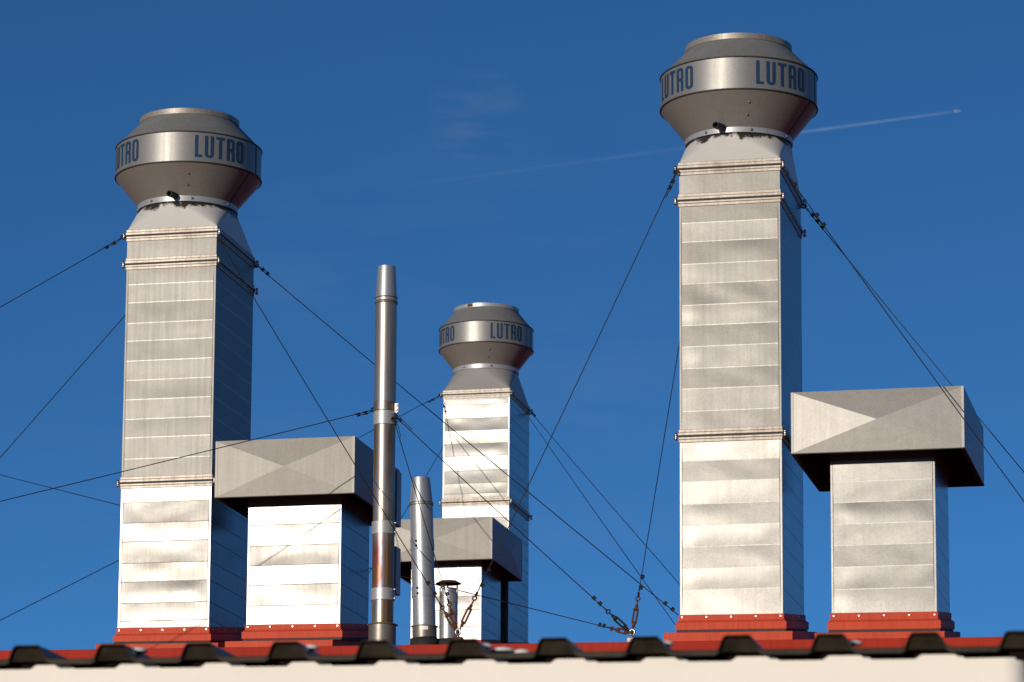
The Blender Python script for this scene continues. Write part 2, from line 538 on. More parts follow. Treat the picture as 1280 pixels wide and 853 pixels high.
def tower(name, label, x0, x1, y0, depth, z_base, joints, sections, cowl, group):
    """joints: z of the bolted joints from the top; sections: (z1, z0, folds, material, amp, start)"""
    y1 = y0 + depth
    xc = (x0 + x1) / 2
    t = thing(name, (xc, (y0 + y1) / 2, z_base), label, 'ventilation tower', group)
    for (part, z1, z0, folds, mat, amp, start) in sections:
        duct(x0, x1, y0, y1, z0, z1, folds, amp, start).build(part, (M[mat], M['crease_glint' if mat in ('duct_upper', 'duct_mid', 'duct_dull') else 'crease_dark']), t, flip_fix=False)
    for z in joints:
        joint(t, x0, x1, y0, y1, z)
    cx, cy, r, rr, rn, zt, zrb, zb1, zb0, zn1, zn0, az, soot = cowl
    transition(x0 + .002, x1 - .002, y0 + .002, y1 - .002, joints[0] + .051, cx, cy, rn - .010, zn0 + .004).build('transition_piece', M['transition' if soot else 'transition_grey'], t, flip_fix=True)
    m = MB()
    m.lathe((cx, cy, 0), [(rn + .004, zn0), (rn + .004, zn1), (rn + .004, zn1), (rn - .004, zn1 + .006)], 96)
    m.lathe((cx, cy, 0), [(rn + .004, zn0), (rn - .012, zn0 - .002)], 96)
    nr = m.build('neck_ring', M['steel_band'], t, flip_fix=False)
    for a in (-28, 22, 70, -75, 120, 165, 210, 255):
        a = math.radians(a)
        b = MB()
        p = Vector((cx + (rn + .002) * math.sin(a), cy - (rn + .002) * math.cos(a), (zn0 + zn1) / 2))
        b.lathe(p, [(.011, 0), (.011, .008), (.006, .013)], 8, (math.sin(a), -math.cos(a), 0), True)
        b.build('ring_bolt', M['dark_steel'], nr)
    m = MB()
    m.lathe((cx, cy, 0), [(rn, zn1 + .002), (r - .002, zb0 - .004)], 96)
    lc = m.build('lower_cone', M['cowl'], t, flip_fix=False)
    for dz in (.33, .66):
        k = zn1 + (zb0 - zn1) * dz
        rad = rn + (r - rn) * dz
        a = math.radians(16 + 2 * dz)
        b = MB()
        b.lathe((cx + rad * math.sin(a), cy - rad * math.cos(a), k), [(.010, 0), (.009, .006), (.004, .010)], 8, (math.sin(a), -math.cos(a), -.7), True)
        b.build('rivet', M['dark_steel'], lc)
    # lapped seam of the cone
    a = math.radians(74)
    b = MB()
    p = Vector((cx + rn * math.sin(a), cy - rn * math.cos(a), zn1 + .004))
    q = Vector((cx + (r - .004) * math.sin(a), cy - (r - .004) * math.cos(a), zb0 - .006))
    b.rod(p, q, .005, 6)
    b.build('cone_seam', M['cowl_edge'], lc)
    m = MB()
    m.lathe((cx, cy, 0), [(r, zb0), (r, zb1)], 128)
    band = m.build('cowl_band', M['cowl_band'], t, flip_fix=False)
    m = MB()
    for z in (zb0, zb1):
        m.lathe((cx, cy, z), [(r - .004, -.006), (r + .006, -.005), (r + .009, 0), (r + .006, .005), (r - .004, .006)], 128)
    m.build('rolled_edge', M['cowl_edge'], t, flip_fix=False)
    h = (zb1 - zb0) * .73
    sc = r / .577
    for k in range(4):
        wm = word_on_cylinder('LUTRO', cx, cy, r, (zb0 + zb1) / 2 + .006, h, math.radians(az + 90 * k), .072 * sc, .0205 * sc, .0255 * sc)
        wm.build('lettering', M['blue_letter'], band, flip_fix=False)
    b = MB()
    a = math.radians(84)
    b.rod((cx + (r + .0005) * math.sin(a), cy - (r + .0005) * math.cos(a), zb0 + .006), (cx + (r + .0005) * math.sin(a), cy - (r + .0005) * math.cos(a), zb1 - .006), .004, 6)
    b.build('band_seam', M['cowl_edge'], band)
    m = MB()
    m.lathe((cx, cy, 0), [(r - .003, zb1 + .004), (rr - .004, zrb)], 96)
    m.build('upper_cone', M['cowl_top'], t, flip_fix=False)
    m = MB()
    m.lathe((cx, cy, 0), [(rr - .004, zrb - .004), (rr + .004, zrb), (rr + .004, zrb), (rr + .004, zt), (rr + .004, zt), (rr - .006, zt + .003), (rr - .006, zt + .003), (rr - .012, zt - .25)], 96)
    m.lathe((cx, cy, 0), [(rr - .012, zt - .25), (.02, zt - .26)], 96)
    if not soot:
        rp = MB()
        for k in range(4):
            a0, a1 = math.radians(-22 + 2.5 * k), math.radians(-19.5 + 2.5 * k)
            rp.quad(*[(cx + (rr + .006) * math.sin(a), cy - (rr + .006) * math.cos(a), z) for a, z in ((a0, zrb + .004), (a1, zrb + .004), (a1, zt - .002), (a0, zt - .002))])
        rp.build('rust_patch', M['rust'], t, flip_fix=False)
    m.build('top_rim', M['steel_band'] if not soot else M['trim'], t, flip_fix=False)
    return t, (x0, x1, y0, y1)


def drain(t, cx, cy, rn, z, az):
    a = math.radians(az)
    d = Vector((math.sin(a), -math.cos(a), 0))
    p = Vector((cx, cy, z)) + d * (rn - .02)
    b = MB()
    q = p + d * .125 + Vector((-.035, 0, -.006))
    b.lathe(p, [(.026, 0), (.026, (q - p).length), (.026, (q - p).length), (.020, (q - p).length), (.020, (q - p).length), (.020, .03), (.001, .03)], 16, q - p)
    b.build('drain_spout', M['black_rubber'], t, flip_fix=False)


def base_flashing(t, x0, x1, y0, y1, zs, curb, screws=True):
    """red sheet skirt (upper strip, wider step) over a roof curb, all parallel to the roof slope"""
    z_top, z_step, z_bot = zs
    sh = dict(shear=SLOPE, yref=y0, xs=-.012, xref=x0)
    m = MB()
    m.box(x0 - .010, x1 + .010, y0 - .010, y1 + .010, z_step + .002, z_top, **sh)
    # sloping shoulder between strip and step
    m.box(x0 - .030, x1 + .030, y0 - .030, y1 + .030, z_bot, z_step - .006, **sh)
    m.box(x0 - .020, x1 + .020, y0 - .020, y1 + .020, z_step - .0058, z_step + .0018, **sh)
    f = m.build('base_flashing', M['red'], t, bevel=.003)
    if screws:
        w = x1 - x0
        for k in range(5):
            x = x0 + w * (.02 + .24 * k)
            b = MB()
            z = (z_top + z_step) / 2 + .004 - .012 * (x - x0)
            b.lathe((x, y0 - .010, z), [(.0085, 0), (.008, .004), (.005, .007)], 8, (0, -1, 0), True)
            b.build('flashing_screw', M['zinc_bolt'], f)
        for k in range(4):
            y = y0 + (y1 - y0) * (.06 + .29 * k)
            b = MB()
            z = (z_top + z_step) / 2 + .004 + SLOPE * (y - y0) - .012 * w
            b.lathe((x1 + .010, y, z), [(.0085, 0), (.008, .004), (.005, .007)], 8, (1, 0, 0), True)
            b.build('flashing_screw', M['zinc_bolt'], f)
    m = MB()
    m.box(x0 - .022, x1 + .022, y0 - .022, y1 + .022, z_bot - .016, z_bot - .001, **sh)
    m.build('seal_gap', M['black_rubber'], t)
    cx0, cx1, cz = curb
    m = MB()
    m.box(cx0, cx1, y0 - .10, y1 + .10, z_bot - .017 - cz, z_bot - .017, **sh)
    m.build('roof_curb', M['red'], t, bevel=.003)


GT = 'square sheet metal ventilation towers with round cowls'
# --- right tower
TR, bR = tower('ventilation_tower', 'tallest square galvanized ventilation tower, beside the rightmost hooded vent', -4.511, -3.777, 26.0, 1.08, 5.60,
               (8.90, 8.665, 6.927),
               [('collar_duct', 8.895, 8.67, [], 'duct_upper', .003, 1),
                ('upper_duct', 8.66, 6.93, [8.497, 8.358, 8.192, 8.047, 7.888, 7.740, 7.582, 7.423, 7.273, 7.110], 'duct_upper', .0023, 1),
                ('lower_duct', 6.924, 5.60, [6.748, 6.595, 6.435, 6.276, 6.126, 5.967, 5.815], 'duct_mid', .0040, -1)],
               (-4.157, 26.54, .577, .392, .392, 9.953, 9.911, 9.716, 9.474, 9.241, 9.203, 21.5, True), GT)
drain(TR, -4.157, 26.54, .392, 9.24, -7)
base_flashing(TR, -4.511, -3.777, 26.0, 27.08, (5.637, 5.591, 5.528), (-4.616, -3.695, .08))
# --- left tower
TL, bL = tower('ventilation_tower', 'tall square ventilation tower left of the others, its lower duct brighter than its upper duct', -9.357, -8.610, 28.0, 1.06, 5.93,
               (9.150, 8.915, 7.127),
               [('collar_duct', 9.145, 8.92, [], 'duct_dull', .003, 1),
                ('upper_duct', 8.91, 7.13, [8.747, 8.599, 8.429, 8.284, 8.120, 7.963, 7.804, 7.645, 7.494, 7.323], 'duct_dull', .0024, 1),
                ('lower_duct', 7.124, 5.93, [6.971, 6.802, 6.653, 6.479, 6.331, 6.158, 6.018], 'duct_lower', .0054, -1)],
               (-9.023, 28.53, .593, .404, .405, 10.234, 10.191, 9.985, 9.734, 9.501, 9.457, 22, True), GT)
drain(TL, -9.023, 28.53, .405, 9.50, 4)
base_flashing(TL, -9.357, -8.610, 28.0, 29.06, (5.967, 5.913, 5.855), (-9.505, -8.50, .10))
# --- far tower in the middle
TM, bM = tower('ventilation_tower', 'small looking far ventilation tower with white panels, behind the short steel pipe', -9.375, -8.640, 39.0, 1.02, 7.3,
               (10.150, 8.955),
               [('upper_duct', 10.145, 8.96, [10.036, 9.884, 9.745, 9.600, 9.463, 9.303, 9.162, 9.05], 'duct_far', .0050, 1),
                ('lower_duct', 8.95, 7.28, [8.778, 8.62, 8.46, 8.31, 8.16, 8.00, 7.85, 7.70, 7.55, 7.40], 'duct_far', .0050, -1)],
               (-9.020, 39.51, .518, .358, .358, 11.203, 11.164, 10.967, 10.731, 10.519, 10.473, 18, False), GT)
base_flashing(TM, -9.375, -8.640, 39.0, 40.02, (7.42, 7.37, 7.33), (-9.48, -8.54, .12), False)


# ------------------------------------------------------------------ hooded vents
def crossbreak(m, p, n, h):
    """a rectangular sheet with its middle pressed out by h: p = four corners in order"""
    c = sum((Vector(q) for q in p), Vector()) / 4 + Vector(n) * h
    ci = m.vert(*c)
    ids = [m.vert(*q) for q in p]
    for k in range(4):
        m.face([ids[k], ids[(k + 1) % 4], ci])


def hooded_vent(label, x0, x1, y0, depth, z_base, z_top, folds, mat, hood, flash, curb, hood_mat='hood_dull'):
    y1 = y0 + depth
    t = thing('hooded_vent', ((x0 + x1) / 2, (y0 + y1) / 2, z_base), label, 'roof vent', 'hooded vents beside the towers')
    duct(x0, x1, y0, y1, z_base, z_top + .25, folds, .0046, 1).build('duct', (M[mat], M['crease_glint' if mat in ('duct_upper', 'duct_mid', 'duct_dull') else 'crease_dark']), t, flip_fix=False)
    hx0, hx1, hy0, hd, hz0, hz1 = hood
    hy1 = hy0 + hd
    m = MB()
    e = .030
    fx0, fx1, fy0, fy1 = hx0, hx1, hy0, hy1
    crossbreak(m, [(fx0, fy0, hz0), (fx1, fy0, hz0), (fx1, fy0, hz1), (fx0, fy0, hz1)], (0, -1, 0), e)
    crossbreak(m, [(fx1, fy0, hz0), (fx1, fy1, hz0), (fx1, fy1, hz1), (fx1, fy0, hz1)], (1, 0, 0), e)
    crossbreak(m, [(fx1, fy1, hz0), (fx0, fy1, hz0), (fx0, fy1, hz1), (fx1, fy1, hz1)], (0, 1, 0), e)
    crossbreak(m, [(fx0, fy1, hz0), (fx0, fy0, hz0), (fx0, fy0, hz1), (fx0, fy1, hz1)], (-1, 0, 0), e)
    crossbreak(m, [(fx0, fy0, hz1), (fx1, fy0, hz1), (fx1, fy1, hz1), (fx0, fy1, hz1)], (0, 0, 1), .02)
    s = m.build('hood_shell', M[hood_mat], t, flip_fix='weld')
    # folded corner laps and the turned-in bottom lip
    for (cx, cy, sx, sy) in ((hx0, hy0, 1, 1), (hx1, hy0, -1, 1), (hx1, hy1, -1, -1), (hx0, hy1, 1, -1)):
        m = MB()
        m.box(min(cx - .002 * sx, cx + .016 * sx), max(cx - .002 * sx, cx + .016 * sx), min(cy - .003 * sy, cy + .016 * sy), max(cy - .003 * sy, cy + .016 * sy), hz0 + .001, hz1 - .002)
        m.build('corner_lap', M[hood_mat], s)
    m = MB()
    L = .022
    m.box(hx0 - .004, hx1 + .004, hy0 - .004, hy0 + L, hz0 - .006, hz0 - .0005)
    m.box(hx0 - .004, hx1 + .004, hy1 - L, hy1 + .004, hz0 - .006, hz0 - .0005)
    m.box(hx0 - .004, hx0 + L, hy0 + L + .001, hy1 - L - .001, hz0 - .006, hz0 - .0005)
    m.box(hx1 - L, hx1 + .004, hy0 + L + .001, hy1 - L - .001, hz0 - .006, hz0 - .0005)
    m.build('bottom_lip', M['inside'], s)
    # dark liner inside the hood
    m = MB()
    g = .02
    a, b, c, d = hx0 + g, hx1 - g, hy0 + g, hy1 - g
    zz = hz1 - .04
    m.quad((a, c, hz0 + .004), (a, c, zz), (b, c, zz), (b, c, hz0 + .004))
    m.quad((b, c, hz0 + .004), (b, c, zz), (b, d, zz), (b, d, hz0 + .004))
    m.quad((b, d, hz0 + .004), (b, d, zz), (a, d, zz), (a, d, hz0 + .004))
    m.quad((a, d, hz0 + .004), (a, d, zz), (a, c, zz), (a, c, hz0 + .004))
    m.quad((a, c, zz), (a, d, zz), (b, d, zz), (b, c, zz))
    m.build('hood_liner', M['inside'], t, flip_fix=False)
    # dark strip stands in for the hood's shade on the duct top
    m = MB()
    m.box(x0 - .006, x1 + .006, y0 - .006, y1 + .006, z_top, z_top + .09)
    m.build('duct_top_shade', M['inside'], t)
    base_flashing(t, x0, x1, y0, y1, flash, curb, flash[0] < 7)
    return t


hooded_vent('hooded vent right of the tallest tower, largest looking of the flat box hoods', -3.391, -2.662, 25.7, .90, 5.56, 6.648,
            [6.500, 6.355, 6.20, 6.05, 5.895, 5.74], 'duct_mid', (-3.628, -2.431, 25.45, 1.44, 6.665, 7.098), (5.575, 5.520, 5.455), (-3.50, -2.60, .07), 'hood')
hooded_vent('hooded vent under the leftmost box hood, between the left tower and the tall stained pipe', -8.243, -7.492, 27.8, .87, 5.91, 6.858,
            [6.715, 6.55, 6.395, 6.24, 6.075], 'duct_lower', (-8.442, -7.326, 27.55, 1.42, 6.901, 7.345), (5.933, 5.885, 5.822), (-8.385, -7.52, .10))
hooded_vent('distant hooded vent half hidden behind the short steel pipe, in front of the far tower', -9.392, -8.642, 37.7, .93, 7.24, 8.034,
            [7.885, 7.716, 7.572, 7.396], 'duct_far', (-9.697, -8.473, 37.45, 1.46, 8.060, 8.503), (7.262, 7.22, 7.17), (-9.49, -8.55, .10))


# ------------------------------------------------------------------ pipes
def pipe_seg(parent, name, mat, cx, cy, prof, seg=48):
    m = MB()
    m.lathe((cx, cy, 0), prof, seg)
    return m.build(name, mat, parent, flip_fix=False)


px, py, pr = -6.946, 27.0, .0825
TP = thing('flue_pipe', (px, py, 5.62), 'tall brown stained steel flue pipe with heat colours near its foot', 'flue pipe')
pipe_seg(TP, 'tapered_top', M['steel'], px, py, [(pr * .80, 8.42), (pr * .80, 8.42), (.068, 8.535), (.068, 8.535), (.062, 8.535), (.062, 8.2), (.001, 8.2)])
pipe_seg(TP, 'tapered_top', M['steel'], px, py, [(pr, 8.266), (.0685, 8.5345)])
for (a, b) in ((8.242, 8.266), (8.285, 8.297)):
    pipe_seg(TP, 'bead', M['dark_steel'], px, py, [(pr - .003, a), (pr + .005, a + .003), (pr + .005, b - .003), (pr - .003, b)])
pipe_seg(TP, 'upper_pipe', M['pipe_grey'], px, py, [(pr, 7.46), (pr, 8.244)])
pipe_seg(TP, 'clamp_band', M['pipe_brown'], px, py, [(pr, 7.408), (pr + .005, 7.411), (pr + .005, 7.411), (pr + .005, 7.477), (pr + .005, 7.477), (pr, 7.48)])
pipe_seg(TP, 'clamp_band', M['steel_band'], px, py, [(pr, 7.300), (pr + .007, 7.304), (pr + .007, 7.304), (pr + .007, 7.404), (pr + .007, 7.404), (pr, 7.4075)])
pipe_seg(TP, 'middle_pipe', M['pipe_brown'], px, py, [(pr - .001, 6.56), (pr - .001, 7.302)])
pipe_seg(TP, 'clamp_band', M['steel_band'], px, py, [(pr, 6.462), (pr + .007, 6.465), (pr + .007, 6.465), (pr + .007, 6.558), (pr + .007, 6.558), (pr, 6.562)])
pipe_seg(TP, 'heat_tinted_pipe', M['pipe_heat'], px, py, [(pr + .001, 6.04), (pr + .001, 6.463)])
pipe_seg(TP, 'clamp_band', M['steel_band'], px, py, [(pr, 5.958), (pr + .008, 5.962), (pr + .008, 5.962), (pr + .008, 6.05), (pr + .008, 6.05), (pr, 6.053)])
pipe_seg(TP, 'lower_pipe', M['pipe_brown'], px, py, [(pr, 5.76), (pr, 5.96)])
pipe_seg(TP, 'base_collar', M['dark_steel'], px, py, [(.103, 5.60), (.103, 5.772), (.103, 5.772), (.118, 5.776), (.118, 5.779), (.084, 5.790)])
for z in (6.545, 6.475, 6.04, 5.972, 7.39, 7.32):
    b = MB()
    b.rod((px + pr + .002, py - .035, z), (px + pr + .028, py - .045, z), .007, 6)
    b.build('clamp_screw', M['zinc_bolt'], TP)
b = MB()
b.box(px + pr + .004, px + pr + .034, py - .05, py - .035, 7.392, 7.462)
b.lathe((px + pr + .019, py - .05, 7.41), [(.012, 0), (.010, .010)], 8, (0, -1, 0), True)
b.lathe((px + pr + .019, py - .05, 7.444), [(.012, 0), (.010, .010)], 8, (0, -1, 0), True)
b.build('clamp_bracket', M['white_plastic'], TP, bevel=.003)
for (z0, z1) in ((6.555, 6.975), (6.03, 6.39)):
    b = MB()
    b.box(px + .046, px + .080, py + .09, py + .22, z0, z1)
    b.box(px + .03, px + .06, py + .05, py + .14, (z0 + z1) / 2 - .03, (z0 + z1) / 2 + .03)
    b.build('wall_bracket', M['cowl_band'], TP, bevel=.003)

sx0, sy, SK = -6.557, 26.75, 26.75 / 27.5
SZ = lambda z: 1.6 + (z - 1.6) * SK
TS = thing('short_flue', (sx0, sy, SZ(5.70)), 'short shiny steel flue pipe with tapered top and white sticker on its base', 'flue pipe')
lean = lambda z: sx0 - .036 * (z - SZ(5.73))


def lean_seg(name, mat, z0, z1, r0, r1, parent=TS):
    z0, z1 = SZ(z0), SZ(z1)
    m = MB()
    ax = Vector((lean(z1) - lean(z0), 0, z1 - z0))
    m.lathe((lean(z0), sy, z0), [(r0, 0), (r1, ax.length)], 48, ax)
    return m.build(name, mat, parent, flip_fix=False)


sr = .0851
lean_seg('tapered_top', M['steel'], 6.790, 6.985, sr, .0691)
m = MB()
m.lathe((lean(SZ(6.985)), sy, SZ(6.985)), [(.0691, 0), (.0691, 0), (.0632, .002), (.0632, .002), (.0632, -.2), (.001, -.2)], 48)
m.build('top_opening', M['dark_steel'], TS, flip_fix=False)
for (z0, z1) in ((6.768, 6.778), (6.786, 6.794)):
    lean_seg('bead', M['dark_steel'], z0, z1, sr + .005, sr + .005)
lean_seg('pipe_length', M['steel'], 6.50, 6.792, sr, sr)
lean_seg('clamp_band', M['steel'], 6.425, 6.505, sr + .004, sr + .004)
lean_seg('pipe_length', M['steel'], 6.13, 6.43, sr, sr)
lean_seg('clamp_band', M['steel'], 6.059, 6.14, sr + .004, sr + .004)
lean_seg('pipe_length', M['steel'], 5.82, 6.0632, sr - .001, sr - .001)
for z in map(SZ, (6.447, 6.484, 6.078, 6.12)):
    b = MB()
    a = math.radians(-16)
    b.lathe((lean(z) + (sr + .003) * math.sin(a), sy - (sr + .003) * math.cos(a), z), [(.010, 0), (.010, .007)], 8, (math.sin(a), -math.cos(a), 0), True)
    b.build('clamp_screw', M['black_rubber'], TS)
bc = lean_seg('base_collar', M['dark_steel'], 5.745, 5.83, .0910, .0910)
m = MB()
m.lathe((lean(SZ(5.83)), sy, SZ(5.83)), [(.0910, 0), (.1005, .002), (.1005, .002), (.1005, .006), (.1005, .006), (sr - .002, .014)], 48)
m.build('collar_rim', M['trim'], TS, flip_fix=False)
m = MB()
for k in range(8):
    a0, a1 = math.radians(-10 + 5 * k), math.radians(-5 + 5 * k)
    R = .0928
    zz = lambda z: (z)
    m.face([m.vert(lean(SZ(5.8)) + R * math.sin(a), sy - R * math.cos(a), z) for a, z in ((a0, SZ(5.798)), (a1, SZ(5.798)), (a1, SZ(5.826)), (a0, SZ(5.826)))], True)
m.build('sticker', M['white_plastic'], bc, flip_fix=False)
m = MB()
m.lathe((sx0, sy, SZ(5.738)), [(.108, -.10), (.108, 0), (.06, .006)], 32)
m.build('base_seal', M['black_rubber'], TS)

CK = 28.2 / 27.6
CZ = lambda z: 1.6 + (z - 1.6) * CK
cx, cy = -6.724, 28.2
TC = thing('capped_vent_pipe', (cx, cy, CZ(5.72)), 'small grey vent pipe under a rusty rain disc, beside the short flue', 'vent pipe')
cr = .0715
for (a, b_) in ((CZ(5.68), CZ(5.848)), (CZ(5.848), CZ(5.940)), (CZ(5.940), CZ(6.027)), (CZ(6.027), CZ(6.138))):
    pipe_seg(TC, 'pipe_length', M['steel'], cx, cy, [(cr, a + .001), (cr, b_ - .002), (cr, b_ - .002), (cr + .003, b_ - .0015), (cr + .003, b_)])
pipe_seg(TC, 'pipe_mouth', M['dark_steel'], cx, cy, [(cr + .003, CZ(6.138)), (cr - .006, CZ(6.139)), (cr - .006, CZ(6.139)), (cr - .006, CZ(6.0)), (.001, CZ(6.0))])
m = MB()
m.lathe((cx - .002, cy, CZ(6.188)), [(.002, -.002), (.06, -.004), (.100, -.014), (.100, -.014), (.102, -.010), (.102, -.010), (.06, .010), (.002, .016)], 48)
m.build('rain_disc', M['rust'], TC, flip_fix=False)
for k in range(3):
    a = math.radians(-40 + 120 * k)
    b = MB()
    b.rod((cx + cr * math.sin(a), cy - cr * math.cos(a), CZ(6.06)), (cx + cr * math.sin(a), cy - cr * math.cos(a), CZ(6.182)), .007, 6)
    b.build('cap_stay', M['zinc_bolt'], TC)
m = MB()
m.lathe((cx, cy, CZ(5.70)), [(.12, -.05), (.12, .04), (.075, .048)], 32)
m.build('base_seal', M['black_rubber'], TC)


# ------------------------------------------------------------------ anchors and guy wires
def anchor(label, x, y, z, rusty):
    t = thing('rope_anchor', (x, y, roof_z(x, y)), label, 'anchor', 'anchors of the guy wires')
    m = MB()
    m.box(x - .034, x + .034, y - .034, y + .034, roof_z(x, y) - .02, z - .028)
    m.build('anchor_block', M['rust' if rusty else 'trim'], t, bevel=.006)
    m = MB()
    m.rod((x, y, z - .04), (x, y, z - .012), .010, 10)
    m.ring((x, y, z + .010), .020, .008, (.3, 1, 0))
    m.build('eye_bolt', M['zinc_bolt'], t)
    return t


A1 = (-6.128, 26.0, 5.548)
A2 = (-4.857, 26.0, 5.512)
anchor('rusty rope anchor in front of the small capped vent pipe', *A1, True)
anchor('pale rope anchor between the far tower and the tallest tower', *A2, False)

GW = 'guy wires of the towers and the tall pipe'


def guy(label, a, b, clips=(), buckle=None, r=.0037, loop=True):
    """clips: metres from a; buckle: 'rusty', 'open' or 'long' turnbuckle at the b end"""
    a, b = Vector(a), Vector(b)
    d = (b - a)
    L = d.length
    u = d / L
    t = thing('guy_wire', a, label, 'wire', GW)
    side = u.cross(Vector((0, 1, 0)))
    side.normalize()
    end = b
    if buckle:
        end = b - u * .33
    m = MB()
    n = 12
    sag = min(.012, .0022 * L)
    pts = [a + (end - a) * (k / n) - Vector((0, 0, sag * 4 * (k / n) * (1 - k / n))) for k in range(n + 1)]
    m.tube(pts, r, 6)
    m.build('cable', M['cable'], t)
    for s in clips:
        s = s if s >= 0 else (end - a).length + s
        p = a + u * s - Vector((0, 0, sag * 4 * (s / L) * (1 - s / L)))
        c = MB()
        c.rod(p - side * .005 - u * .008, p + side * .023 - u * .008, .004, 6)
        c.rod(p - side * .005 + u * .008, p + side * .023 + u * .008, .004, 6)
        c.tube([p - u * .016, p + u * .016], .008, 6)
        c.rod(p + side * .014 - u * .013, p + side * .014 + u * .013, .006, 6)
        c.build('wire_clip', M['cable'], t)
    if clips and loop:
        c = MB()
        q = a + u * (clips[-1] if clips[-1] > 0 else .2)
        c.tube([a, a + (q - a) * .4 + side * .016, q + side * .012], r * .85, 6)
        c.ring(a, .017, .006, side.cross(u))
        c.build('thimble_loop', M['cable'], t)
    if buckle:
        c = MB()
        p0, p1 = b - u * .215, b - u * .065
        rr = .0075
        for s in (-1, 1):
            w = side * (.013 * s)
            c.tube([p0, p0 + u * .02 + w, p1 - u * .02 + w, p1], rr, 6)
        c.tube([p0 - u * .012, p0 + u * .03], .012, 8)
        c.tube([p1 - u * .03, p1 + u * .012], .012, 8)
        bt = c.build('turnbuckle', M['rust' if buckle == 'rusty' else 'cable'], t)
        c = MB()
        c.rod(p0 - u * .05, p0 + u * .02, .006, 6)
        c.ring(p0 - u * .064, .015, .0055, side.cross(u))
        c.build('screw_eye', M['rust' if buckle == 'rusty' else 'cable'], bt)
        c = MB()
        c.rod(p1 - u * .02, b - u * .02, .006, 6)
        c.ring(b - u * .008, .015, .006, side)
        c.build('screw_eye', M['rust' if buckle == 'rusty' else 'cable'], bt)
        c = MB()
        c.ring(end + u * .02, .017, .0055, side)
        c.build('shackle', M['cable'], bt)
    return t


V = Vector
fl = lambda a, b, k: tuple(V(a) + (V(b) - V(a)) * k)
W1a, W1b = (-9.385, 27.98, 9.141), (-10.198, 27.4, 8.47)
guy('guy wire from the left tower top going out to the left, the upper one', W1a, fl(W1a, W1b, 5.0), (.10, .17))
W2a, W2b = (-9.385, 29.07, 9.13), (-10.939, 29.5, 7.691)
guy('steeper guy wire leaving the left tower behind its left edge', W2a, fl(W2a, W2b, 2.1))
W3a = (-8.571, 27.96, 9.063)
guy('wire from the left tower, front right corner, across the box hood to the rusty anchor', W3a, A1, (-.10, -.22), 'rusty')
W4a, W4b = (-8.590, 29.08, 9.135), (-4.545, 26.12, 5.655)
guy('long guy wire from the left tower down to the foot of the tallest tower', W4a, W4b, (.09, .17, -.17, -.08))
W5a, W5b = (-9.404, 38.97, 10.145), (-11.264, 30.5, 6.456)
guy('guy wire from the far tower down to the left, passing behind pipe and left tower', W5a, fl(W5a, W5b, 1.11), (.22, .32))
W6a, W6b = (-7.033, 26.99, 7.424), (-9.39, 25.35, 6.515)
guy('wire from the clamp of the tall pipe to the left, crossing the left tower', W6a, fl(W6a, W6b, 2.6), (.07, .13))
W7a = (-6.857, 26.98, 7.362)
guy('guy wire from the tall pipe clamp down right to the pale anchor', W7a, A2, (.05, -.05, -.12), 'open')
W8a = (-6.862, 26.94, 7.34)
guy('steep guy wire from the tall pipe past the short flue to the rusty anchor', W8a, A1, (-.05, -.14), 'rusty')
guy('guy wire from the far tower down left, ending behind the tall pipe', (-9.399, 40.02, 10.161), (-8.358, 30.5, 6.13))
W10a = (-4.529, 25.97, 8.873)
guy('guy wire from the front left corner of the tallest tower to the rusty anchor', W10a, A1, (.07, .12, -.06, -.18), 'rusty')
W11a = (-4.535, 27.1, 8.9)
guy('steep guy wire from behind the tallest tower down to the pale anchor', W11a, A2, (-.04, -.13), 'rusty')
W12a, W12b = (-3.755, 25.96, 8.862), (-1.993, 25.0, 6.196)
guy('wire from the front right corner of the tallest tower, crossing the rightmost box hood', W12a, fl(W12a, W12b, 1.39), (.06, .18, .50, .60), None, .0037, False)
W13a, W13b = (-3.755, 27.09, 8.875), (-2.149, 27.0, 6.781)
guy('guy wire from the back right corner of the tallest tower out to the right', W13a, fl(W13a, W13b, 1.6), (.10, .16, .22))
guy('upper of the two guy wires from the far tower towards the tallest tower', (-8.615, 40.03, 10.131), (-5.254, 33.0, 6.45), (.09, .15))
guy('lower of the two guy wires from the far tower towards the tallest tower', (-8.618, 38.97, 10.153), (-5.64, 33.0, 6.45), (.08, .60, .75), None, .0037, False)
W16a = fl((-12.732, 34.35, 8.522), A2, -.6)
guy('long low guy wire running behind the left tower and pipes to the pale anchor', W16a, A2, (-.06, -.12), 'rusty')

# ------------------------------------------------------------------ the hall that carries it all
H = thing('factory_hall', (-6, 35, 0), 'low hall with a red sloping roof and red eave strip under the towers', 'building')
m = MB()
ex0, ex1, ey, ry = -24.0, 16.0, 22.0, 58.0
zf = lambda x, y: roof_z(x, y)
m.quad((ex0, ey, zf(ex0, ey)), (ex1, ey, zf(ex1, ey)), (ex1, ry, zf(ex1, ry)), (ex0, ry, zf(ex0, ry)))
m.quad((ex0, ey, zf(ex0, ey) - .06), (ex0, ry, zf(ex0, ry) - .06), (ex1, ry, zf(ex1, ry) - .06), (ex1, ey, zf(ex1, ey) - .06))
m.quad((ex0, ry, zf(ex0, ry) - .06), (ex0, ry, zf(ex0, ry)), (ex1, ry, zf(ex1, ry)), (ex1, ry, zf(ex1, ry) - .06))
rf = m.build('roof', M['red_roof'], H, flip_fix=False)
m = MB()
x = ex0 + .3
while x < ex1:                                # standing seams, lower than the eave trim
    m.box(x, x + .02, ey + .15, ry, zf(x, ey + .15) + .0005, zf(x, ey + .15) + .012, SLOPE)
    x += .6
sm = m.build('roof_seams', M['red_roof'], H)
sm['kind'] = 'stuff'
m = MB()
m.box(ex0, ex1, ey - .03, ey + .02, zf(ex0, ey) - .20, zf(ex0, ey) + .012, 0, None, -.012, ex0)
m.build('eave_strip', M['red_roof'], H, bevel=.004)
m = MB()
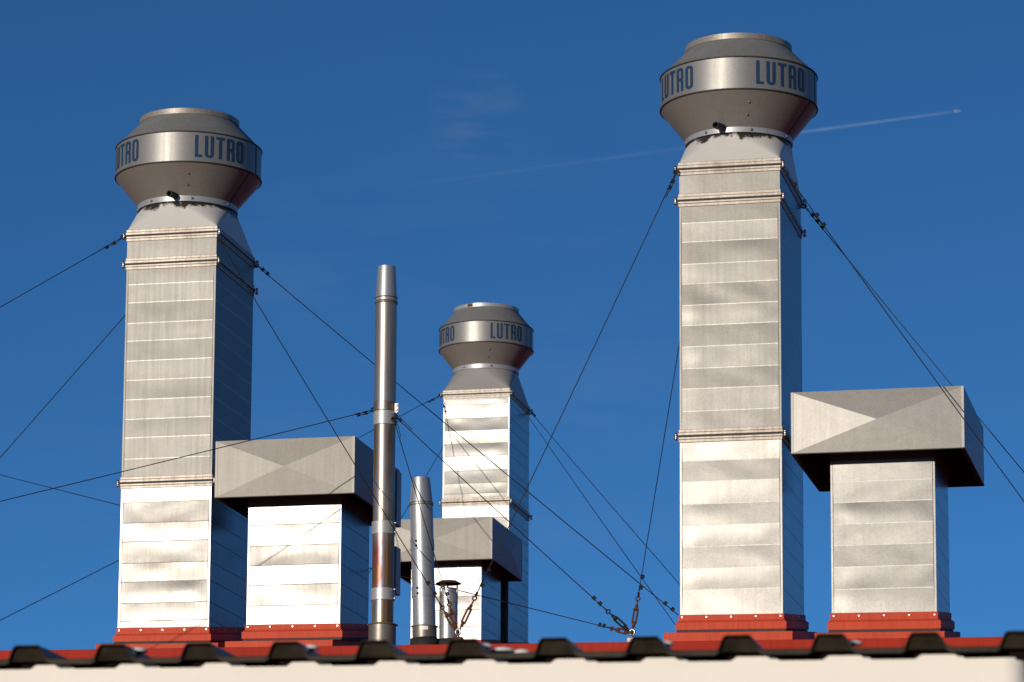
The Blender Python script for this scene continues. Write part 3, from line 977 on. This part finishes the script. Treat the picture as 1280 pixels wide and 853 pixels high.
m.quad((ex0 + .3, ey + .4, 0), (ex1 - .3, ey + .4, 0), (ex1 - .3, ey + .4, 4.6), (ex0 + .3, ey + .4, 4.75))
m.quad((ex1 - .3, ey + .4, 0), (ex1 - .3, ry - .4, 0), (ex1 - .3, ry - .4, 9.5), (ex1 - .3, ey + .4, 4.6))
m.quad((ex1 - .3, ry - .4, 0), (ex0 + .3, ry - .4, 0), (ex0 + .3, ry - .4, 9.75), (ex1 - .3, ry - .4, 9.5))
m.quad((ex0 + .3, ry - .4, 0), (ex0 + .3, ey + .4, 0), (ex0 + .3, ey + .4, 4.75), (ex0 + .3, ry - .4, 9.75))
m.build('outer_wall', M['brick_wall'], H, flip_fix=False)

# ------------------------------------------------------------------ the near wall with its corrugated capping
WALL = thing('boundary_wall', (-3, 13.2, 0), 'cream plastered wall capped with a dark brown corrugated sheet', 'wall')
tilt = lambda x: -.0115 * (x + 2.844)
PITCH, XC0 = .3278, -4.658
wx1 = -1.035                                    # the wall's rounded right end
wy = 12.955
zv, zbump = 3.4525, 3.4675
BP = .3242
wtilt = lambda x: -.0128 * (x + 2.844)
# top outline of the plaster: flat with a low bump under every wave
pts = []
k = -24
while True:
    c = -4.575 + BP * k
    if c - .085 > wx1 - .09:
        break
    for (dx, z) in ((-.086, zv), (-.064, zbump), (.062, zbump), (.088, zv)):
        x = c + dx
        if x < wx1 - .085:
            pts.append((x, z + wtilt(x)))
    k += 1
m = MB()
xl = pts[0][0] - .1
pts = [(xl, zv + wtilt(xl))] + pts + [(wx1 - .08, pts[-1][1])]
arc = [(wx1 - .08 + .08 * math.sin(a), wy + .08 - .08 * math.cos(a)) for a in [PI / 2 * q / 12 for q in range(1, 13)]]
front = [(x, wy, z) for x, z in pts] + [(x, y, pts[-1][1]) for x, y in arc] + [(wx1, wy + .42, pts[-1][1])]
for p, q in zip(front, front[1:]):
    sm_ = p[0] > wx1 - .09
    m.quad((p[0], p[1], 0), (q[0], q[1], 0), q, p, sm_)
m.quad((wx1, wy + .42, 0), (xl, wy + .42, 0), (xl, wy + .42, zv), (wx1, wy + .42, zv))
m.quad((xl, wy, 3.40), (wx1 - .04, wy + .02, 3.40), (wx1, wy + .42, 3.40), (xl, wy + .42, 3.40))
m.build('plaster_body', M['plaster'], WALL, flip_fix='weld')
# the sheet: trapezoid waves, doubled for thickness, turned down at the front edge
prof = []
k = -24
while XC0 + PITCH * k < wx1 + .35:
    c = XC0 + PITCH * k
    prof += [(c - .080, 0.0), (c - .068, .004), (c - .052, .043), (c - .042, .052), (c + .042, .052), (c + .052, .043), (c + .074, .008), (c + .092, 0.0)]
    k += 1
prof = [(x, z) for x, z in prof if x < wx1 + .20]
sy0, sy1 = 12.9, 13.40
zb = 3.482
lip = .0005
m = MB()
th = .004
tipz = lambda y: -.010 * (y - sy0)
rows = []
lipk = lambda z: 1 - .72 * min(1, z / .045)          # the turned-down lip is deep in the valleys, thin on the waves
for (y, dz) in ((sy0, -.020), (sy0 - .004, -.004), (sy0, 0.0), (sy0 + .25, 0), (sy1, 0)):
    rows.append([m.vert(x, y, zb + z + tilt(x) + dz * lipk(z) + tipz(y) + .003) for x, z in prof])
for a, b in zip(rows, rows[1:]):
    for q in range(len(prof) - 1):
        m.face([a[q], a[q + 1], b[q + 1], b[q]])
rows = []
for (y, dz) in ((sy0 + .003, -.020), (sy0 + .006, -th), (sy1, -th)):
    rows.append([m.vert(x, y, zb + z + tilt(x) + min(dz * lipk(z), -.0035) + tipz(y) + .003) for x, z in prof])
for a, b in zip(rows, rows[1:]):
    for q in range(len(prof) - 1):
        m.face([b[q], b[q + 1], a[q + 1], a[q]])
sheet = m.build('corrugated_capping', M['brown_sheet'], WALL, flip_fix=False)
# near-black board closing the waves, standing in for the shade under the sheet
m = MB()
fy = wy + .012
for (p, q) in zip(prof, prof[1:]):
    zl = 3.35 if q[0] < wx1 - .03 else 3.425
    t0, t1 = (zb + p[1] + tilt(p[0]) - .004), (zb + q[1] + tilt(q[0]) - .004)
    m.quad((p[0], fy, zl), (q[0], fy, zl), (q[0], fy, t1), (p[0], fy, t0))
    m.quad((p[0], fy + .04, zl), (p[0], fy + .04, t0), (q[0], fy + .04, t1), (q[0], fy + .04, zl))
    m.quad((p[0], fy, t0), (q[0], fy, t1), (q[0], fy + .04, t1), (p[0], fy + .04, t0))
m.build('shade_board', M['shade_black'], WALL, flip_fix=False)
# a brown plug under each wave, coloured as its shaded inside, set a little back
k = -24
while XC0 + PITCH * k < wx1 + .15:
    c = XC0 + PITCH * k
    m = MB()
    zt_ = lambda x, z: zb + z + tilt(x) - .003
    out_ = [(c - .070, zt_(c - .070, .001)), (c - .051, zt_(c - .051, .041)), (c - .040, zt_(c - .040, .048)), (c + .040, zt_(c + .040, .048)), (c + .051, zt_(c + .051, .041)), (c + .066, zt_(c + .066, .012)), (c + .080, zt_(c + .080, .001))]
    fr = [m.vert(x, sy0 + .022 + .010 * (x - c) / .08, z) for x, z in out_]
    bk = [m.vert(x, sy0 + .054, z) for x, z in out_]
    m.face(fr[::-1])
    for q in range(len(out_)):
        q2 = (q + 1) % len(out_)
        m.face([fr[q], fr[q2], bk[q2], bk[q]])
    pg = m.build('wave_shade_plug', M['shade_brown'], WALL)
    k += 1
for (x, y, z, s) in ((-4.312, 13.16, 3.568, 1.5), (-4.285, 13.06, 3.558, 2.7), (-3.628, 13.06, 3.552, 2.3), (-2.978, 13.06, 3.541, 2.1), (-2.920, 13.10, 3.530, 3.2), (-2.855, 13.12, 3.524, 2.4), (-2.318, 13.06, 3.533, 2.1), (-1.644, 13.06, 3.517, 2.1)):
    m = MB()
    m.lathe((x, y, z - .012), [(.014 * s, 0), (.014 * s, .004), (.011 * s, .010), (.005 * s, .0145), (.0005, .016)], 12, None, True)
    m.build('screw_cap', M['white_plastic'], sheet)

# ------------------------------------------------------------------ ground
m = MB()
m.quad((-30000, -3000, 0), (30000, -3000, 0), (30000, 40000, 0), (-30000, 40000, 0))
g = m.build('ground', M['ground'], None)
tag(g, 'grey asphalt yard in front of the wall', 'ground', None, 'structure')

# ------------------------------------------------------------------ the airliner and its trail, far off
DY = 26000.0
PL = V((-2493, DY, 7625))
HD = V((-2690, DY, 7609)) - V((-6717, DY, 7277))
HD.normalize()
PT = thing('airliner', PL, 'tiny white airliner at the head of the vapour trail', 'aircraft')


def pl(a, b, c):
    """metres along the heading, to the side (away), up"""
    up = V((-HD.z, 0, HD.x))
    return PL + HD * a + V((0, 1, 0)) * b + up * c


m = MB()
m.tube([pl(-19, 0, 1.2), pl(-16, 0, .8), (pl(-9, 0, 0)), pl(13, 0, 0), pl(17, 0, -.2), pl(19, 0, -.6)], lambda i: (.5, 1.2, 2.1, 2.1, 1.5, .4)[i], 12)
m.build('fuselage', M['aircraft'], PT)
for s in (-1, 1):
    m = MB()
    for up in (-.2, .3):
        m.face([m.vert(*pl(5, 1.5 * s, up)), m.vert(*pl(-7, 17 * s, up + 1.2)), m.vert(*pl(-9, 17 * s, up + 1.2)), m.vert(*pl(-4, 1.5 * s, up))])
    m.build('wing', M['aircraft'], PT)
    m = MB()
    m.tube([pl(4, 6 * s, -1.6), pl(-1, 6 * s, -1.6)], 1.1, 10)
    m.build('engine', M['aircraft'], PT)
m = MB()
for w in (-.15, .15):
    m.face([m.vert(*pl(-12, w, 1.5)), m.vert(*pl(-17, w, 7.5)), m.vert(*pl(-19.5, w, 7.5)), m.vert(*pl(-18, w, 1.5))])
m.build('tail_fin', M['aircraft'], PT)

m, nt, b = new_mat('vapour')
nt.nodes.remove(b)
out = [n for n in nt.nodes if n.type == 'OUTPUT_MATERIAL'][0]
tc = nt.nodes.new('ShaderNodeTexCoord')
sx = nt.nodes.new('ShaderNodeSeparateXYZ')
nt.links.new(tc.outputs['Generated'], sx.inputs[0])
dens = ramp(nt, sx.outputs[0], [(0, 0.0), (.25, .008), (.55, .015), (.66, .022), (.80, .07), (.97, .085), (1.0, .12)])
nz = noise(nt, (1, 1, 1), .004, 5, .65)
dn = mixc(nt, 1.0, dens, ramp(nt, nz, [(.3, .45), (.65, 1.0)]), 'MULTIPLY')
lw = nt.nodes.new('ShaderNodeLayerWeight')
lw.inputs[0].default_value = .5
soft = ramp(nt, lw.outputs['Facing'], [(0, 1.0), (.9, 0.0)])
dn = mixc(nt, 1.0, dn, soft, 'MULTIPLY')
tr = nt.nodes.new('ShaderNodeBsdfTransparent')
df = nt.nodes.new('ShaderNodeBsdfTranslucent')
df.inputs[0].default_value = (.95, .95, .95, 1)
df2 = nt.nodes.new('ShaderNodeBsdfDiffuse')
df2.inputs[0].default_value = (.95, .95, .95, 1)
ad = nt.nodes.new('ShaderNodeAddShader')
nt.links.new(df.outputs[0], ad.inputs[0])
nt.links.new(df2.outputs[0], ad.inputs[1])
mx = nt.nodes.new('ShaderNodeMixShader')
nt.links.new(dn, mx.inputs[0])
nt.links.new(tr.outputs[0], mx.inputs[1])
nt.links.new(ad.outputs[0], mx.inputs[2])
nt.links.new(mx.outputs[0], out.inputs[0])
M['vapour'] = m
mb = MB()
LT = 4300.0
tp = [PL - HD * (40 + LT * q / 24) for q in range(25)]
mb.tube(tp, lambda i: 4 + 7 * min(1, i / 10) + .2 * i, 16)
tag(mb.build('contrail', M['vapour'], None, origin=PL), 'faint white vapour trail across the blue sky behind the tallest tower', 'contrail', None, 'stuff')

# ------------------------------------------------------------------ light
EL, AZ = math.radians(8), math.radians(19)     # the sun stands low, behind the camera and to its left
sun_dir = V((-math.sin(AZ) * math.cos(EL), -math.cos(AZ) * math.cos(EL), math.sin(EL)))
sl = bpy.data.lights.new('sun', 'SUN')
sl.energy = 3.8
sl.angle = math.radians(.53)
sl.color = (1.0, .90, .77)
so = bpy.data.objects.new('sun', sl)
C.objects.link(so)
so.rotation_euler = sun_dir.to_track_quat('Z', 'Y').to_euler()
so.location = (-20, -30, 20)

w = bpy.data.worlds.new('World')
bpy.context.scene.world = w
w.use_nodes = True
nt = w.node_tree
bg = nt.nodes['Background']
sky = nt.nodes.new('ShaderNodeTexSky')
sky.sky_type = 'NISHITA'
sky.sun_disc = False
sky.sun_elevation = EL
sky.sun_rotation = math.atan2(sun_dir.x, sun_dir.y)
sky.altitude = 0
sky.air_density = .42
sky.dust_density = 0
sky.ozone_density = 3.6
# thin cirrus, fixed by compass direction
geo = nt.nodes.new('ShaderNodeTexCoord')


def wisp(d, size, sc, rot):
    mp = nt.nodes.new('ShaderNodeMapping')
    mp.inputs['Scale'].default_value = sc
    mp.inputs['Rotation'].default_value = (0, rot, 0)
    nt.links.new(geo.outputs['Generated'], mp.inputs[0])
    n = nt.nodes.new('ShaderNodeTexNoise')
    n.inputs['Scale'].default_value = 1
    n.inputs['Detail'].default_value = 6
    n.inputs['Roughness'].default_value = .6
    nt.links.new(mp.outputs[0], n.inputs['Vector'])
    dt = node(nt, 'ShaderNodeVectorMath', operation='DOT_PRODUCT')
    nt.links.new(geo.outputs['Generated'], dt.inputs[0])
    dt.inputs[1].default_value = d
    near = smooth(nt, dt.outputs['Value'], math.cos(size), 1.0)
    cl = smooth(nt, n.outputs[0], .46, .78)
    mm = node(nt, 'ShaderNodeMath', operation='MULTIPLY')
    nt.links.new(near, mm.inputs[0])
    nt.links.new(cl, mm.inputs[1])
    return mm.outputs[0]


def dirn(x, y, z):
    return tuple(V((x, y, z)).normalized())


col = mixc(nt, 1.0, sky.outputs[0], (.62, .95, .97), 'MULTIPLY')
c1 = wisp(dirn(-.2315, 1, .2985), .015, (22, 22, 120), -.18)
c2 = wisp(dirn(-.25, 1, .20), .12, (16, 16, 60), .2)
k1 = node(nt, 'ShaderNodeMath', operation='MULTIPLY')
nt.links.new(c1, k1.inputs[0])
k1.inputs[1].default_value = .20
k2 = node(nt, 'ShaderNodeMath', operation='MULTIPLY')
nt.links.new(c2, k2.inputs[0])
k2.inputs[1].default_value = .07
col = mixc(nt, k1.outputs[0], col, (3, 3.6, 4.4))
col = mixc(nt, k2.outputs[0], col, (3, 3.6, 4.4))
nt.links.new(col, bg.inputs['Color'])
bg.inputs['Strength'].default_value = .1

# ------------------------------------------------------------------ camera
cam = bpy.data.cameras.new('camera')
co = bpy.data.objects.new('camera', cam)
C.objects.link(co)
right = V((0.976720622526742, 0.21443911493834475, 0.005717649467486858))
down = V((-0.03263009052050711, 0.17486058365508197, -0.9840523631781123))
fwd = V((-0.2120191093359209, 0.9609576693425488, 0.1777871058545567))
co.matrix_world = Matrix(((right.x, -down.x, -fwd.x, 0), (right.y, -down.y, -fwd.y, 0), (right.z, -down.z, -fwd.z, 1.6), (0, 0, 0, 1)))
cam.sensor_width = 36
cam.lens = 132.1875
cam.shift_y = 0.1682785786812488
cam.clip_start = .5
cam.clip_end = 90000
cam.dof.use_dof = True
cam.dof.focus_distance = 29.0
cam.dof.aperture_fstop = 5.0

sc = bpy.context.scene
sc.camera = co
sc.view_settings.view_transform = 'Standard'
sc.view_settings.look = 'None'
sc.view_settings.exposure = 0
sc.view_settings.gamma = 1
sc.view_settings.use_curve_mapping = False
sc.cycles.max_bounces = 6
